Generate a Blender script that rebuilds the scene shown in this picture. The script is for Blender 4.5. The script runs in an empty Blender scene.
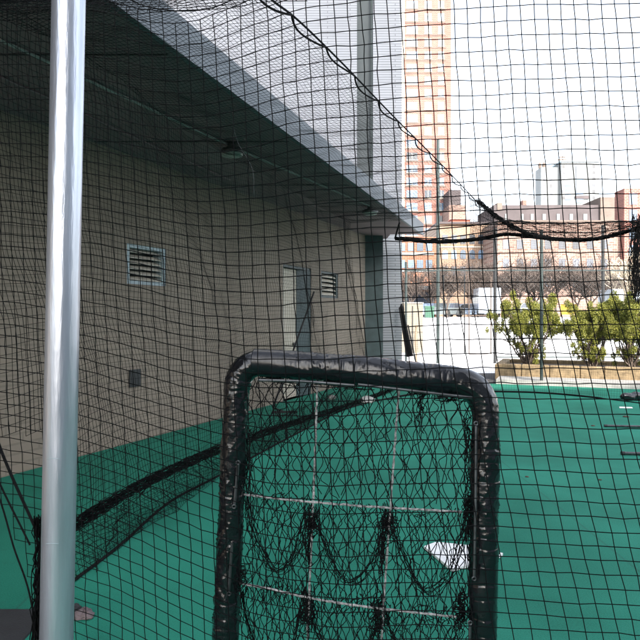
import bpy, math, random
import numpy as np
R = math.radians
F = 620.0; HZ = 316.0; CH = 1.6
S = bpy.context.scene
COL = S.collection
rng = np.random.default_rng(7)
random.seed(11)

def at(px, py, Y): return np.array([(px-320.0)/F*Y, Y, CH+(HZ-py)/F*Y])

# ------------------------------------------------------------------ materials
def mat(name, c, rough=.7, metal=0., var=.15, vs=3., bump=0., bs=20., spec=.5, stretch=None, c2=None, det=6., coat=0.):
    m = bpy.data.materials.new(name); m.use_nodes = True
    n = m.node_tree.nodes; l = m.node_tree.links
    b = n['Principled BSDF']
    b.inputs['Roughness'].default_value = rough
    b.inputs['Metallic'].default_value = metal
    b.inputs['Specular IOR Level'].default_value = spec
    b.inputs['Coat Weight'].default_value = coat
    tc = n.new('ShaderNodeTexCoord'); mp = n.new('ShaderNodeMapping')
    l.new(tc.outputs['Object'], mp.inputs[0])
    if stretch: mp.inputs['Scale'].default_value = stretch
    nz = n.new('ShaderNodeTexNoise'); nz.inputs['Scale'].default_value = vs; nz.inputs['Detail'].default_value = det
    l.new(mp.outputs[0], nz.inputs['Vector'])
    cr = n.new('ShaderNodeValToRGB')
    ca = [max(0, v*(1-var)) for v in c]; cb = [min(1, v*(1+var)) for v in (c2 or c)]
    cr.color_ramp.elements[0].position = .3; cr.color_ramp.elements[0].color = (*ca, 1)
    cr.color_ramp.elements[1].position = .7; cr.color_ramp.elements[1].color = (*cb, 1)
    l.new(nz.outputs['Fac'], cr.inputs[0]); l.new(cr.outputs[0], b.inputs['Base Color'])
    if bump:
        nb = n.new('ShaderNodeTexNoise'); nb.inputs['Scale'].default_value = bs; nb.inputs['Detail'].default_value = 5
        l.new(mp.outputs[0], nb.inputs['Vector'])
        bp = n.new('ShaderNodeBump'); bp.inputs['Strength'].default_value = bump; bp.inputs['Distance'].default_value = .02
        l.new(nb.outputs['Fac'], bp.inputs['Height']); l.new(bp.outputs[0], b.inputs['Normal'])
    return m

def brick(name, c1, c2, mortar, d=(1., 0.), bw=.2, bh=.066, var=.25, rough=.85, msize=.012, vs=.6, bump=.4):
    m = bpy.data.materials.new(name); m.use_nodes = True
    n = m.node_tree.nodes; l = m.node_tree.links
    b = n['Principled BSDF']; b.inputs['Roughness'].default_value = rough
    tc = n.new('ShaderNodeTexCoord'); sp = n.new('ShaderNodeSeparateXYZ'); l.new(tc.outputs['Object'], sp.inputs[0])
    mx = n.new('ShaderNodeMath'); mx.operation = 'MULTIPLY'; mx.inputs[1].default_value = d[0]; l.new(sp.outputs[0], mx.inputs[0])
    my = n.new('ShaderNodeMath'); my.operation = 'MULTIPLY_ADD'; my.inputs[1].default_value = d[1]
    l.new(sp.outputs[1], my.inputs[0]); l.new(mx.outputs[0], my.inputs[2])
    cb = n.new('ShaderNodeCombineXYZ'); l.new(my.outputs[0], cb.inputs[0]); l.new(sp.outputs[2], cb.inputs[1])
    bt = n.new('ShaderNodeTexBrick'); l.new(cb.outputs[0], bt.inputs['Vector'])
    bt.inputs['Scale'].default_value = 1.; bt.inputs['Brick Width'].default_value = bw; bt.inputs['Row Height'].default_value = bh
    bt.inputs['Mortar Size'].default_value = msize; bt.inputs['Mortar Smooth'].default_value = .2
    bt.inputs['Color1'].default_value = (*c1, 1); bt.inputs['Color2'].default_value = (*c2, 1); bt.inputs['Mortar'].default_value = (*mortar, 1)
    nz = n.new('ShaderNodeTexNoise'); nz.inputs['Scale'].default_value = vs; nz.inputs['Detail'].default_value = 8; l.new(cb.outputs[0], nz.inputs['Vector'])
    mr = n.new('ShaderNodeMapRange'); mr.inputs[1].default_value = .3; mr.inputs[2].default_value = .7
    mr.inputs[3].default_value = 1-var; mr.inputs[4].default_value = 1+var*.4; l.new(nz.outputs['Fac'], mr.inputs[0])
    mm = n.new('ShaderNodeMix'); mm.data_type = 'RGBA'; mm.blend_type = 'MULTIPLY'; mm.inputs[0].default_value = 1
    l.new(bt.outputs['Color'], mm.inputs[6]); l.new(mr.outputs[0], mm.inputs[7]); l.new(mm.outputs[2], b.inputs['Base Color'])
    bp = n.new('ShaderNodeBump'); bp.inputs['Strength'].default_value = bump; bp.inputs['Distance'].default_value = .01; bp.invert = True
    l.new(bt.outputs['Fac'], bp.inputs['Height']); l.new(bp.outputs[0], b.inputs['Normal'])
    return m

WD = np.array([.4516, 1.]); WD = WD/np.linalg.norm(WD)           # direction of the left wall in plan
M = dict(
 roll=mat('dense_black_net', (.003, .0035, .004), .95, var=.3, vs=30, spec=.1),
 net=mat('net_twine', (.0045, .005, .0055), .95, var=.3, vs=30, spec=.12),
 rope=mat('black_rope', (.005, .0055, .006), .9, spec=.15, var=.4, vs=60, bump=.5, bs=200),
 strap=mat('worn_white_strap', (.02, .02, .02), .7, c2=(.40, .39, .39), var=.1, vs=75, det=2),
 galv=mat('galvanised_pole', (.50, .53, .60), .30, metal=.8, var=.16, vs=26, bump=.10, bs=120, stretch=(1, 1, .12), det=10),
 padtop=mat('smooth_black_vinyl', (.007, .008, .011), .22, var=.4, vs=12, bump=.15, bs=9, spec=.5),
 pad=mat('black_vinyl_tape', (.006, .0065, .008), .17, var=.4, vs=12, bump=.3, bs=14, spec=.55, coat=.2),
 rod=mat('dull_steel_rod', (.085, .09, .095), .45, metal=.8, var=.4, vs=25),
 turf=None,
 dark=mat('dark_rubber', (.014, .015, .017), .85, var=.25, vs=12, bump=.3, bs=160),
 soffit=mat('soffit_paint', (.23, .155, .17), .8, var=.12, vs=1.2, bump=.05, bs=60),
 recess=mat('recess_grey', (.075, .09, .095), .7, var=.1, vs=2),
 cabinet=mat('faded_cream_metal', (.22, .20, .16), .7, var=.1, vs=3),
 fascia=mat('fascia_metal', (.13, .15, .17), .6, var=.12, vs=1.5),
 teal=mat('dark_teal_paint', (.045, .07, .075), .55, var=.2, vs=5),
 blockside=mat('cool_grey_render', (.30, .33, .37), .85, var=.1, vs=.3),  # pale faces of the added shade block, reflecting fill into the court
 cream=mat('cream_paint', (.50, .47, .40), .6, var=.12, vs=5),
 doorc=mat('beige_door_paint', (.42, .38, .31), .6, var=.08, vs=2),
 steel=mat('pale_blue_frame', (.30, .38, .42), .5, var=.15, vs=8),
 concrete=mat('concrete', (.33, .33, .32), .85, var=.2, vs=4, bump=.3, bs=50),
 tan=mat('tan_stone', (.215, .16, .092), .9, var=.35, vs=9, bump=.6, bs=30),
 soil=mat('soil', (.07, .05, .035), .95, var=.4, vs=15, bump=.8, bs=30),
 snow=mat('snow', (.82, .83, .85), .7, var=.06, vs=.8, bump=.3, bs=3),
 asphalt=mat('asphalt', (.05, .05, .052), .9, var=.25, vs=3, bump=.3, bs=80),
 bark=mat('bark', (.11, .085, .07), .9, var=.35, vs=12),
 barkf=mat('grey_bark', (.085, .068, .06), .9, var=.35, vs=4),
 pale=mat('pale_bark', (.5, .44, .34), .9, var=.25, vs=4),
 postg=mat('grey_green_post', (.045, .062, .062), .5, var=.2, vs=6, metal=.3),
 postd=mat('dark_post', (.018, .02, .022), .6, var=.3, vs=6),
 wood=mat('weathered_wood', (.30, .24, .17), .85, var=.3, vs=10, stretch=(1, 1, .15)),
 glass=mat('pale_window', (.07, .11, .165), .35, var=.35, vs=.35, spec=.4),
 darkglass=mat('dark_window', (.05, .06, .08), .3, var=.4, vs=.5, spec=.4),
 whitewall=mat('white_render', (.17, .185, .19), .8, var=.08, vs=.1),
 roofd=mat('dark_slate', (.055, .045, .048), .8, var=.2, vs=.5),
 orange=mat('orange_red_sheet', (.36, .07, .035), .6, var=.15, vs=.6),
 carw=mat('white_car_paint', (.38, .44, .52), .25, var=.03, coat=.6),
 carg=mat('grey_car_paint', (.16, .19, .20), .25, var=.05, coat=.6),
 carb=mat('pale_blue_paint', (.35, .45, .60), .3, var=.05, coat=.4),
 yellow=mat('taxi_yellow', (.45, .33, .04), .3, var=.05, coat=.5),
 green=mat('green_paint', (.012, .075, .045), .5, var=.1),
 tyre=mat('tyre', (.02, .02, .02), .8),
 plate=mat('white_rubber', (.78, .78, .77), .6, var=.12, vs=9),
 cloth=mat('black_cloth', (.016, .016, .018), .85, var=.3, vs=20, bump=.4, bs=60),
 scrap=mat('grey_pink_cloth', (.11, .085, .09), .85, var=.3, vs=30),
 pot=mat('lamp_housing', (.10, .11, .11), .4, metal=.6), lens=mat('frosted_lens', (.35, .36, .34), .3, var=.05),
 wire=mat('chain_link_wire', (.25, .27, .27), .5, metal=.6),
)
M['wall'] = brick('painted_wall_brick', (.240, .200, .160), (.220, .184, .148), (.190, .160, .130), d=(WD[0], WD[1]), bw=.4, bh=.1, var=.16)
M['endwall'] = brick('pale_grey_brick', (.35, .37, .40), (.33, .35, .38), (.21, .22, .24), bw=1.2, bh=.068, var=.10, msize=.012)
M['red'] = brick('red_brick', (.24, .088, .07), (.17, .06, .05), (.27, .18, .15), bw=.5, bh=.2, var=.2, msize=.03, bump=0)
M['tanb'] = brick('tan_brick', (.24, .155, .105), (.17, .108, .075), (.26, .2, .155), bw=.5, bh=.2, var=.25, msize=.03, bump=0)
M['pink'] = brick('pink_brick', (.27, .17, .14), (.15, .092, .075), (.26, .2, .17), bw=.7, bh=.3, var=.45, msize=.05, vs=.25, bump=0)
M['orangeb'] = brick('orange_brick', (.22, .09, .05), (.16, .062, .038), (.20, .13, .09), bw=.5, bh=.2, var=.25, msize=.03, bump=0)
M['block'] = brick('dull_block_brick', (.13, .10, .085), (.11, .085, .072), (.13, .115, .1), bw=.4, bh=.12, var=.2, bump=0)

def vary(m, lo, hi):
    n = m.node_tree.nodes; l = m.node_tree.links; b = n['Principled BSDF']; src = b.inputs['Base Color'].links[0].from_socket
    oi = n.new('ShaderNodeObjectInfo'); mr = n.new('ShaderNodeMapRange'); mr.inputs[3].default_value = lo; mr.inputs[4].default_value = hi
    l.new(oi.outputs['Random'], mr.inputs[0]); mx = n.new('ShaderNodeMix'); mx.data_type = 'RGBA'; mx.blend_type = 'MULTIPLY'; mx.inputs[0].default_value = 1
    l.new(src, mx.inputs[6]); l.new(mr.outputs[0], mx.inputs[7]); l.new(mx.outputs[2], b.inputs['Base Color'])
vary(M['glass'], .25, 2.2); vary(M['darkglass'], .4, 1.8)

def turf_mat():
    m = bpy.data.materials.new('green_turf'); m.use_nodes = True
    n = m.node_tree.nodes; l = m.node_tree.links; b = n['Principled BSDF']; b.inputs['Roughness'].default_value = .9
    b.inputs['Specular IOR Level'].default_value = .2
    tc = n.new('ShaderNodeTexCoord')
    a = n.new('ShaderNodeTexNoise'); a.inputs['Scale'].default_value = .9; a.inputs['Detail'].default_value = 6; l.new(tc.outputs['Object'], a.inputs['Vector'])
    f = n.new('ShaderNodeTexNoise'); f.inputs['Scale'].default_value = 130; f.inputs['Detail'].default_value = 3; l.new(tc.outputs['Object'], f.inputs['Vector'])
    mix = n.new('ShaderNodeMath'); mix.operation = 'ADD'; l.new(a.outputs['Fac'], mix.inputs[0])
    k = n.new('ShaderNodeMath'); k.operation = 'MULTIPLY'; k.inputs[1].default_value = .7; l.new(f.outputs['Fac'], k.inputs[0]); l.new(k.outputs[0], mix.inputs[1])
    cr = n.new('ShaderNodeValToRGB'); cr.color_ramp.elements[0].position = .55; cr.color_ramp.elements[0].color = (.006, .106, .070, 1)
    cr.color_ramp.elements[1].position = 1.1; cr.color_ramp.elements[1].color = (.019, .200, .136, 1)
    l.new(mix.outputs[0], cr.inputs[0]); sc_ = n.new('ShaderNodeTexNoise'); sc_.inputs['Scale'].default_value = 5; sc_.inputs['Detail'].default_value = 9; sc_.inputs['Roughness'].default_value = .75; l.new(tc.outputs['Object'], sc_.inputs['Vector'])
    m2 = n.new('ShaderNodeMapRange'); m2.inputs[1].default_value = .56; m2.inputs[2].default_value = .72; m2.inputs[3].default_value = 0; m2.inputs[4].default_value = .28; l.new(sc_.outputs['Fac'], m2.inputs[0])
    sx = n.new('ShaderNodeSeparateXYZ'); l.new(tc.outputs['Object'], sx.inputs[0])
    sm = n.new('ShaderNodeMath'); sm.operation = 'PINGPONG'; sm.inputs[1].default_value = 1.83; l.new(sx.outputs[0], sm.inputs[0])
    s2 = n.new('ShaderNodeMapRange'); s2.inputs[1].default_value = .004; s2.inputs[2].default_value = .012; s2.inputs[3].default_value = .35; s2.inputs[4].default_value = 0; l.new(sm.outputs[0], s2.inputs[0])
    ad = n.new('ShaderNodeMath'); ad.operation = 'MAXIMUM'; l.new(m2.outputs[0], ad.inputs[0]); l.new(s2.outputs[0], ad.inputs[1])
    mx = n.new('ShaderNodeMix'); mx.data_type = 'RGBA'; l.new(ad.outputs[0], mx.inputs[0]); l.new(cr.outputs[0], mx.inputs[6]); mx.inputs[7].default_value = (.02, .07, .055, 1)
    l.new(mx.outputs[2], b.inputs['Base Color'])
    bp = n.new('ShaderNodeBump'); bp.inputs['Strength'].default_value = .7; bp.inputs['Distance'].default_value = .004
    l.new(f.outputs['Fac'], bp.inputs['Height']); l.new(bp.outputs[0], b.inputs['Normal'])
    return m
M['turf'] = turf_mat()

def leaf_mat(name, a, bcol):
    m = bpy.data.materials.new(name); m.use_nodes = True
    n = m.node_tree.nodes; l = m.node_tree.links; b = n['Principled BSDF']; b.inputs['Roughness'].default_value = .6
    g = n.new('ShaderNodeNewGeometry'); cr = n.new('ShaderNodeValToRGB')
    cr.color_ramp.elements[0].color = (*a, 1); cr.color_ramp.elements[1].color = (*bcol, 1)
    l.new(g.outputs['Random Per Island'], cr.inputs[0]); l.new(cr.outputs[0], b.inputs['Base Color'])
    tr = n.new('ShaderNodeBsdfTranslucent'); l.new(cr.outputs[0], tr.inputs[0])
    mx = n.new('ShaderNodeMixShader'); mx.inputs[0].default_value = .35
    l.new(b.outputs[0], mx.inputs[1]); l.new(tr.outputs[0], mx.inputs[2]); l.new(mx.outputs[0], n['Material Output'].inputs[0])
    return m
M['leaf'] = leaf_mat('evergreen_leaf', (.055, .085, .016), (.42, .41, .085))

# ------------------------------------------------------------------ objects
def tag(o, label=None, cat=None, group=None, kind=None):
    if label: o['label'] = label
    if cat: o['category'] = cat
    if group: o['group'] = group
    if kind: o['kind'] = kind
    return o
def empty(name, loc, label=None, cat=None, group=None):
    o = bpy.data.objects.new(name, None); COL.objects.link(o); o.location = tuple(float(v) for v in loc); o.empty_display_size = .2
    return tag(o, label, cat, group)
def wloc(o):
    v = np.array(o.location)
    while o.parent: o = o.parent; v = v+np.array(o.location)
    return v
def mesh_obj(name, V, Fc, m, parent=None, origin=None, smooth=False):
    V = np.asarray(V, dtype=float)
    if parent is not None: og = wloc(parent)
    elif origin is not None: og = np.array(origin, float)
    else: og = np.array([(V[:, 0].min()+V[:, 0].max())/2, (V[:, 1].min()+V[:, 1].max())/2, V[:, 2].min()])
    V = V-og
    me = bpy.data.meshes.new(name)
    if isinstance(Fc, np.ndarray):
        nf, k = Fc.shape
        me.vertices.add(len(V)); me.vertices.foreach_set('co', V.astype(np.float32).ravel())
        me.loops.add(nf*k); me.loops.foreach_set('vertex_index', Fc.astype(np.int32).ravel())
        me.polygons.add(nf); me.polygons.foreach_set('loop_start', (np.arange(nf)*k).astype(np.int32))
        me.update(calc_edges=True)
    else:
        me.from_pydata([tuple(v) for v in V], [], Fc)
    me.materials.append(m)
    if smooth: me.polygons.foreach_set('use_smooth', np.ones(len(me.polygons), dtype=bool))
    me.update()
    o = bpy.data.objects.new(name, me); COL.objects.link(o)
    if parent is not None: o.parent = parent
    else: o.location = tuple(og)
    return o

class MB:
    def __init__(s): s.v = []; s.f = []
    def add(s, V, Fs):
        k = len(s.v); s.v += [tuple(float(c) for c in p) for p in V]; s.f += [tuple(int(i)+k for i in f) for f in Fs]; return s
    def box(s, c, d, rz=0):
        x, y, z = [v/2 for v in d]; P = []
        for dx, dy, dz in ((-x,-y,-z),(x,-y,-z),(x,y,-z),(-x,y,-z),(-x,-y,z),(x,-y,z),(x,y,z),(-x,y,z)):
            P.append((c[0]+dx*math.cos(rz)-dy*math.sin(rz), c[1]+dx*math.sin(rz)+dy*math.cos(rz), c[2]+dz))
        return s.add(P, [(0,3,2,1),(4,5,6,7),(0,1,5,4),(1,2,6,5),(2,3,7,6),(3,0,4,7)])
    def box2(s, a, b): return s.box([(a[i]+b[i])/2 for i in range(3)], [abs(b[i]-a[i]) for i in range(3)])
    def prism(s, poly, z0, z1):
        n = len(poly); P = [(x, y, z0) for x, y in poly]+[(x, y, z1) for x, y in poly]
        return s.add(P, [tuple(range(n))[::-1], tuple(range(n, 2*n))]+[(i, (i+1) % n, n+(i+1) % n, n+i) for i in range(n)])
    def tube(s, pts, r, n=8, cap=True):
        pts = np.array(pts, float); L = len(pts); rr = np.broadcast_to(np.asarray(r, float), (L,))
        T = np.gradient(pts, axis=0); T /= np.linalg.norm(T, axis=1)[:, None]+1e-12
        ref = np.array([0., 0, 1]) if abs(T[0][2]) < .9 else np.array([1., 0, 0])
        N = np.cross(T[0], ref); N /= np.linalg.norm(N); V = []
        for i in range(L):
            N = N-T[i]*np.dot(N, T[i]); N /= np.linalg.norm(N); B = np.cross(T[i], N)
            for k in range(n):
                a = 2*math.pi*k/n; V.append(pts[i]+rr[i]*(math.cos(a)*N+math.sin(a)*B))
        Fs = [(i*n+k, i*n+(k+1) % n, (i+1)*n+(k+1) % n, (i+1)*n+k) for i in range(L-1) for k in range(n)]
        if cap: Fs += [tuple(range(n))[::-1], tuple(range((L-1)*n, L*n))]
        return s.add(V, Fs)
    def lathe(s, c, prof, n=24):
        P = [(c[0]+r*math.cos(2*math.pi*k/n), c[1]+r*math.sin(2*math.pi*k/n), c[2]+z) for r, z in prof for k in range(n)]
        Fs = [(i*n+k, i*n+(k+1) % n, (i+1)*n+(k+1) % n, (i+1)*n+k) for i in range(len(prof)-1) for k in range(n)]
        Fs += [tuple(range(n))[::-1], tuple(range((len(prof)-1)*n, len(prof)*n))]
        return s.add(P, Fs)
    def build(s, name, m, parent=None, origin=None, smooth=False): return mesh_obj(name, s.v, s.f, m, parent, origin, smooth)

def crv(kx, ky):
    kx = np.array(kx, float); ky = np.array(ky, float)
    def f(x):
        x = np.asarray(x, float); d = 12.0
        return sum(w*np.interp(x+o*d, kx, ky) for o, w in ((-2, .1), (-1, .23), (0, .34), (1, .23), (2, .1)))
    return f
def spline(P, n):
    P = np.array(P, float); P = np.vstack([2*P[0]-P[1], P, 2*P[-1]-P[-2]]); out = []
    m = len(P)-3
    for t in np.linspace(0, m-1e-6, n):
        i = int(t); u = t-i; a, b, c, d = P[i:i+4]
        out.append(.5*((2*b)+(-a+c)*u+(2*a-5*b+4*c-d)*u*u+(-a+3*b-3*c+d)*u**3))
    return np.array(out)

def strands(P, r, sides=4, mask=None):
    """P: (L, n, 3) polylines -> one tube mesh (arrays); mask (L, n) True = keep"""
    P = np.asarray(P, float); L, n, _ = P.shape
    T = np.gradient(P, axis=1); T /= np.linalg.norm(T, axis=2, keepdims=True)+1e-12
    ref = np.where(np.abs(T[..., 1:2]) < .9, np.array([0., 1, 0]), np.array([1., 0, 0]))
    N = np.cross(T, ref); N /= np.linalg.norm(N, axis=2, keepdims=True)+1e-12
    B = np.cross(T, N); a = 2*np.pi*np.arange(sides)/sides
    V = P[:, :, None, :]+r*(np.cos(a)[None, None, :, None]*N[:, :, None, :]+np.sin(a)[None, None, :, None]*B[:, :, None, :])
    base = (np.arange(L)[:, None]*n+np.arange(n-1)[None, :])[..., None]*sides
    k = np.arange(sides)[None, None, :]; k2 = (k+1) % sides
    Fc = np.stack([base+k, base+k2, base+sides+k2, base+sides+k], -1)
    if mask is not None: Fc = Fc[mask[:, :-1] & mask[:, 1:]]
    return V.reshape(-1, 3), Fc.reshape(-1, 4)
def merge(parts):
    V = []; Fs = []; o = 0
    for v, f in parts: V.append(v); Fs.append(f+o); o += len(v)
    return np.vstack(V), np.vstack(Fs)
def knots(P, r):
    P = P.reshape(-1, 3); o = np.array([(1,0,0),(0,1,0),(-1,0,0),(0,-1,0),(0,0,1),(0,0,-1)])*r
    V = (P[:, None]+o[None]).reshape(-1, 3)
    q = np.array([(0,1,4,4),(1,2,4,4),(2,3,4,4),(3,0,4,4),(1,0,5,5),(2,1,5,5),(3,2,5,5),(0,3,5,5)])[:, :3]
    Fc = (np.arange(len(P))[:, None, None]*6+q[None]).reshape(-1, 3)
    return V, np.hstack([Fc, Fc[:, 2:3]])
def net_mesh(G, r, mask=None, sides=4, kn=0):
    """G (nu, nv, 3) grid"""
    parts = [strands(G, r, sides, mask), strands(G.transpose(1, 0, 2), r, sides, None if mask is None else mask.T)]
    return merge(parts)
def net_obj(name, G, r, m, parent=None, mask=None, sides=4, kn=0):
    V, Fc = net_mesh(G, r, mask, sides)
    o = mesh_obj(name, V, Fc, m, parent)
    if kn:
        P = G if mask is None else G[mask]
        v, f = knots(P, kn); og = wloc(o) if parent is None else wloc(parent)
        me = bpy.data.meshes.new('k')
        V2 = np.vstack([V, v])-og; f3 = f[:, :3]
        loops = np.concatenate([Fc.ravel(), (f3+len(V)).ravel()])
        st = np.concatenate([np.arange(len(Fc))*4, len(Fc)*4+np.arange(len(f3))*3])
        me.vertices.add(len(V2)); me.vertices.foreach_set('co', V2.astype(np.float32).ravel())
        me.loops.add(len(loops)); me.loops.foreach_set('vertex_index', loops.astype(np.int32))
        me.polygons.add(len(st)); me.polygons.foreach_set('loop_start', st.astype(np.int32)); me.update(calc_edges=True)
        me.materials.append(m); o.data = me
    return o
def wob(shape, amp, sm=3):
    a = rng.normal(0, 1, shape)
    for _ in range(sm):
        a = (a+np.roll(a, 1, 0)+np.roll(a, -1, 0)+np.roll(a, 1, 1)+np.roll(a, -1, 1))/5
    return a/(a.std()+1e-9)*amp

# ------------------------------------------------------------------ camera, light
cam = bpy.data.cameras.new('camera'); co = bpy.data.objects.new('camera', cam); COL.objects.link(co)
co.location = (0, 0, CH); co.rotation_euler = (R(90), 0, 0); cam.sensor_width = 36; cam.lens = 36*F/640; cam.shift_y = -4/640
cam.clip_end = 3000; cam.clip_start = .05; S.camera = co
w = bpy.data.worlds.new('World'); S.world = w; w.use_nodes = True
bg = w.node_tree.nodes['Background']; sky = w.node_tree.nodes.new('ShaderNodeTexSky'); sky.sky_type = 'NISHITA'; sky.sun_disc = False
SUN = np.array([.3, -.954]); EL = 30
sky.sun_elevation = R(EL); sky.sun_rotation = math.atan2(SUN[0], SUN[1]); sky.dust_density = 3.; sky.air_density = 1.; sky.ozone_density = 1.
hs = w.node_tree.nodes.new('ShaderNodeHueSaturation'); hs.inputs['Saturation'].default_value = .42      # sky desaturated to stand in for a blown-out white
w.node_tree.links.new(sky.outputs[0], hs.inputs['Color']); w.node_tree.links.new(hs.outputs[0], bg.inputs[0]); bg.inputs[1].default_value = .15
sl = bpy.data.lights.new('sun', 'SUN'); so = bpy.data.objects.new('sun', sl); COL.objects.link(so)
sl.energy = 2.0; sl.angle = R(.53); sl.color = (1., .91, .80)
import mathutils
d = mathutils.Vector((SUN[0]*math.cos(R(EL)), SUN[1]*math.cos(R(EL)), math.sin(R(EL))))
so.rotation_euler = d.to_track_quat('Z', 'Y').to_euler(); so.location = d*60
S.view_settings.view_transform = 'Standard'; S.view_settings.look = 'None'; S.view_settings.gamma = 1
S.view_settings.use_curve_mapping = False; S.view_settings.exposure = 2.25

# ------------------------------------------------------------------ ground
MB().box2((-300, -200, -.5), (300, 17.5, -.012)).build('ground', M['asphalt'])['kind'] = 'structure'
xs = np.linspace(-400, 500, 46); ys = np.concatenate([np.linspace(17.5, 60, 60), np.linspace(70, 1200, 30)])
g = []
for y in ys:
    t = min(1, max(0, (y-18)/27)); t = t*t*(3-2*t)
    for x in xs: g.append((x, y, -.012+1.5*t+(.02*math.sin(x*.7+y*1.3) if 19 < y < 44 else 0)))
nx = len(xs); Fg = [(j*nx+i, j*nx+i+1, (j+1)*nx+i+1, (j+1)*nx+i) for j in range(len(ys)-1) for i in range(nx-1)]
mesh_obj('snowy_ground', g, Fg, M['snow'], smooth=True)['kind'] = 'structure'
MB().box2((-200, 47, 1.40), (300, 58, 1.50)).build('street', M['asphalt'])['kind'] = 'structure'
def edgeY(X): return 14.6-(X-4.2)*.39
turf = MB().add([(-8, -3, 0), (12, -3, 0), (12, edgeY(12), 0), (4.0, edgeY(4.0), 0), (3.2, 15.2, 0), (2.6, 16.45, 0), (-8, 16.45, 0)], [(0,1,2,3,4,5,6)])
turf.build('turf', M['turf'])['kind'] = 'structure'
MB().box2((-6, -2, -.01), (-1.46, 3.36, .012)).build('rubber_mat', M['dark']); tag(bpy.data.objects['rubber_mat'], 'dark rubber mat edge on the turf at bottom left', 'mat')

# planter and its kerb
pa = np.array([4.15, edgeY(4.15)]); pd = np.array([1, -.39]); pd /= np.linalg.norm(pd); pn = np.array([.39, 1]); pn /= np.linalg.norm(pn)
def pl(s, t): return tuple(pa+pd*s+pn*t)
MB().prism([pl(0, 0), pl(9, 0), pl(9, .92), pl(0, .92)], -.01, .11).build('kerb', M['concrete'])['kind'] = 'structure'
pt = empty('planter', (*pl(0, .92), 0), 'long low tan stone planter edging behind the turf kerb', 'planter')
b = MB()
s = -.12
while s < 9:
    L = random.uniform(.5, .8)
    b.prism([pl(s, .92+random.uniform(0, .02)), pl(s+L-.012, .92+random.uniform(0, .02)), pl(s+L-.012, 1.16), pl(s, 1.16)], 0, .40+random.uniform(-.008, .01)); s += L
b.prism([pl(-.12, 1.16), pl(.1, 1.16), pl(.1, 3.1), pl(-.12, 3.1)], 0, .4)
b.prism([pl(.1, 2.9), pl(9, 2.9), pl(9, 3.1), pl(.1, 3.1)], 0, .4)
ob = b.build('stone_edging', M['tan'], pt)
bv = ob.modifiers.new('b', 'BEVEL'); bv.width = .03; bv.segments = 2
MB().prism([pl(.1, 1.16), pl(9, 1.16), pl(9, 2.9), pl(.1, 2.9)], 0, .3).build('soil', M['soil'], pt)

# ------------------------------------------------------------------ left building
XW = lambda Y: -3.16+.4516*(Y-6.12)
XO = lambda Y: -1.36+.341*(Y-3.98)
def wallY(px): return (-3.16-.4516*6.12)/((px-320)/F-.4516)
ZS = 3.63
bl = empty('low_building', (XW(6), 6, 0), 'low grey painted building with deep flat canopy along the left', 'building')
nW = np.array([WD[1], -WD[0]])       # toward the court
def wp(Y, off=0): return np.array([XW(Y), Y])+nW*off
def zpx(px, py): Y = wallY(px); return CH+(HZ-py)/F*Y
holes = [ (wallY(127), wallY(166), zpx(147, 285), zpx(147, 246)),
          (wallY(283), wallY(311), 0.0, zpx(296, 266)),
          (wallY(321), wallY(338), zpx(330, 298), zpx(330, 272)) ]
TH = .2
ysb = sorted(set([-3, 16.9]+[h[0] for h in holes]+[h[1] for h in holes]))
b = MB()
for a, c in zip(ysb[:-1], ysb[1:]):
    hh = [h for h in holes if abs(h[0]-a) < 1e-6]
    segs = [(0, ZS)]
    if hh: segs = ([(0, hh[0][2])] if hh[0][2] > 0 else [])+[(hh[0][3], ZS)]
    for z0, z1 in segs:
        p, q = wp(a), wp(c); b.add([(*p, z0), (*q, z0), (*q, z1), (*p, z1)], [(0, 1, 2, 3)])
for y0, y1, z0, z1 in holes:
    p, q, pi, qi = wp(y0), wp(y1), wp(y0, -TH), wp(y1, -TH)
    b.add([(*p, z0), (*q, z0), (*q, z1), (*p, z1), (*pi, z0), (*qi, z0), (*qi, z1), (*pi, z1)], [(0,4,7,3),(3,7,6,2),(0,1,5,4)])
b.build('wall', M['wall'], bl)
b = MB(); b.prism([(-16, -3), (XO(-3)-.04, -3), (XO(15.5)-.04, 15.46), (1.75, 15.46), (1.75, 16.3), (-16, 16.3)], ZS, 3.88)
b.build('canopy', M['soffit'], bl)
b = MB()
p0, p1 = (XO(-3), -3), (XO(15.5), 15.5)
b.add([(p0[0]-.04, -3, ZS-.01), (p0[0]+.02, -3, ZS-.01), (p1[0]+.02, 15.5, ZS-.01), (p1[0]-.04, 15.5, ZS-.01),
       (p0[0]-.04, -3, 3.91), (p0[0]+.02, -3, 3.91), (p1[0]+.02, 15.5, 3.91), (p1[0]-.04, 15.5, 3.91)], [(0,3,2,1),(4,5,6,7),(0,1,5,4),(1,2,6,5),(2,3,7,6),(3,0,4,7)])
b.build('fascia', M['fascia'], bl)
b = MB(); b.box2((XW(15.66)-.05, 15.64, 0), ((383-320)/F*15.64, 15.9, ZS-.002)); b.build('column', M['teal'], bl)
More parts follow.
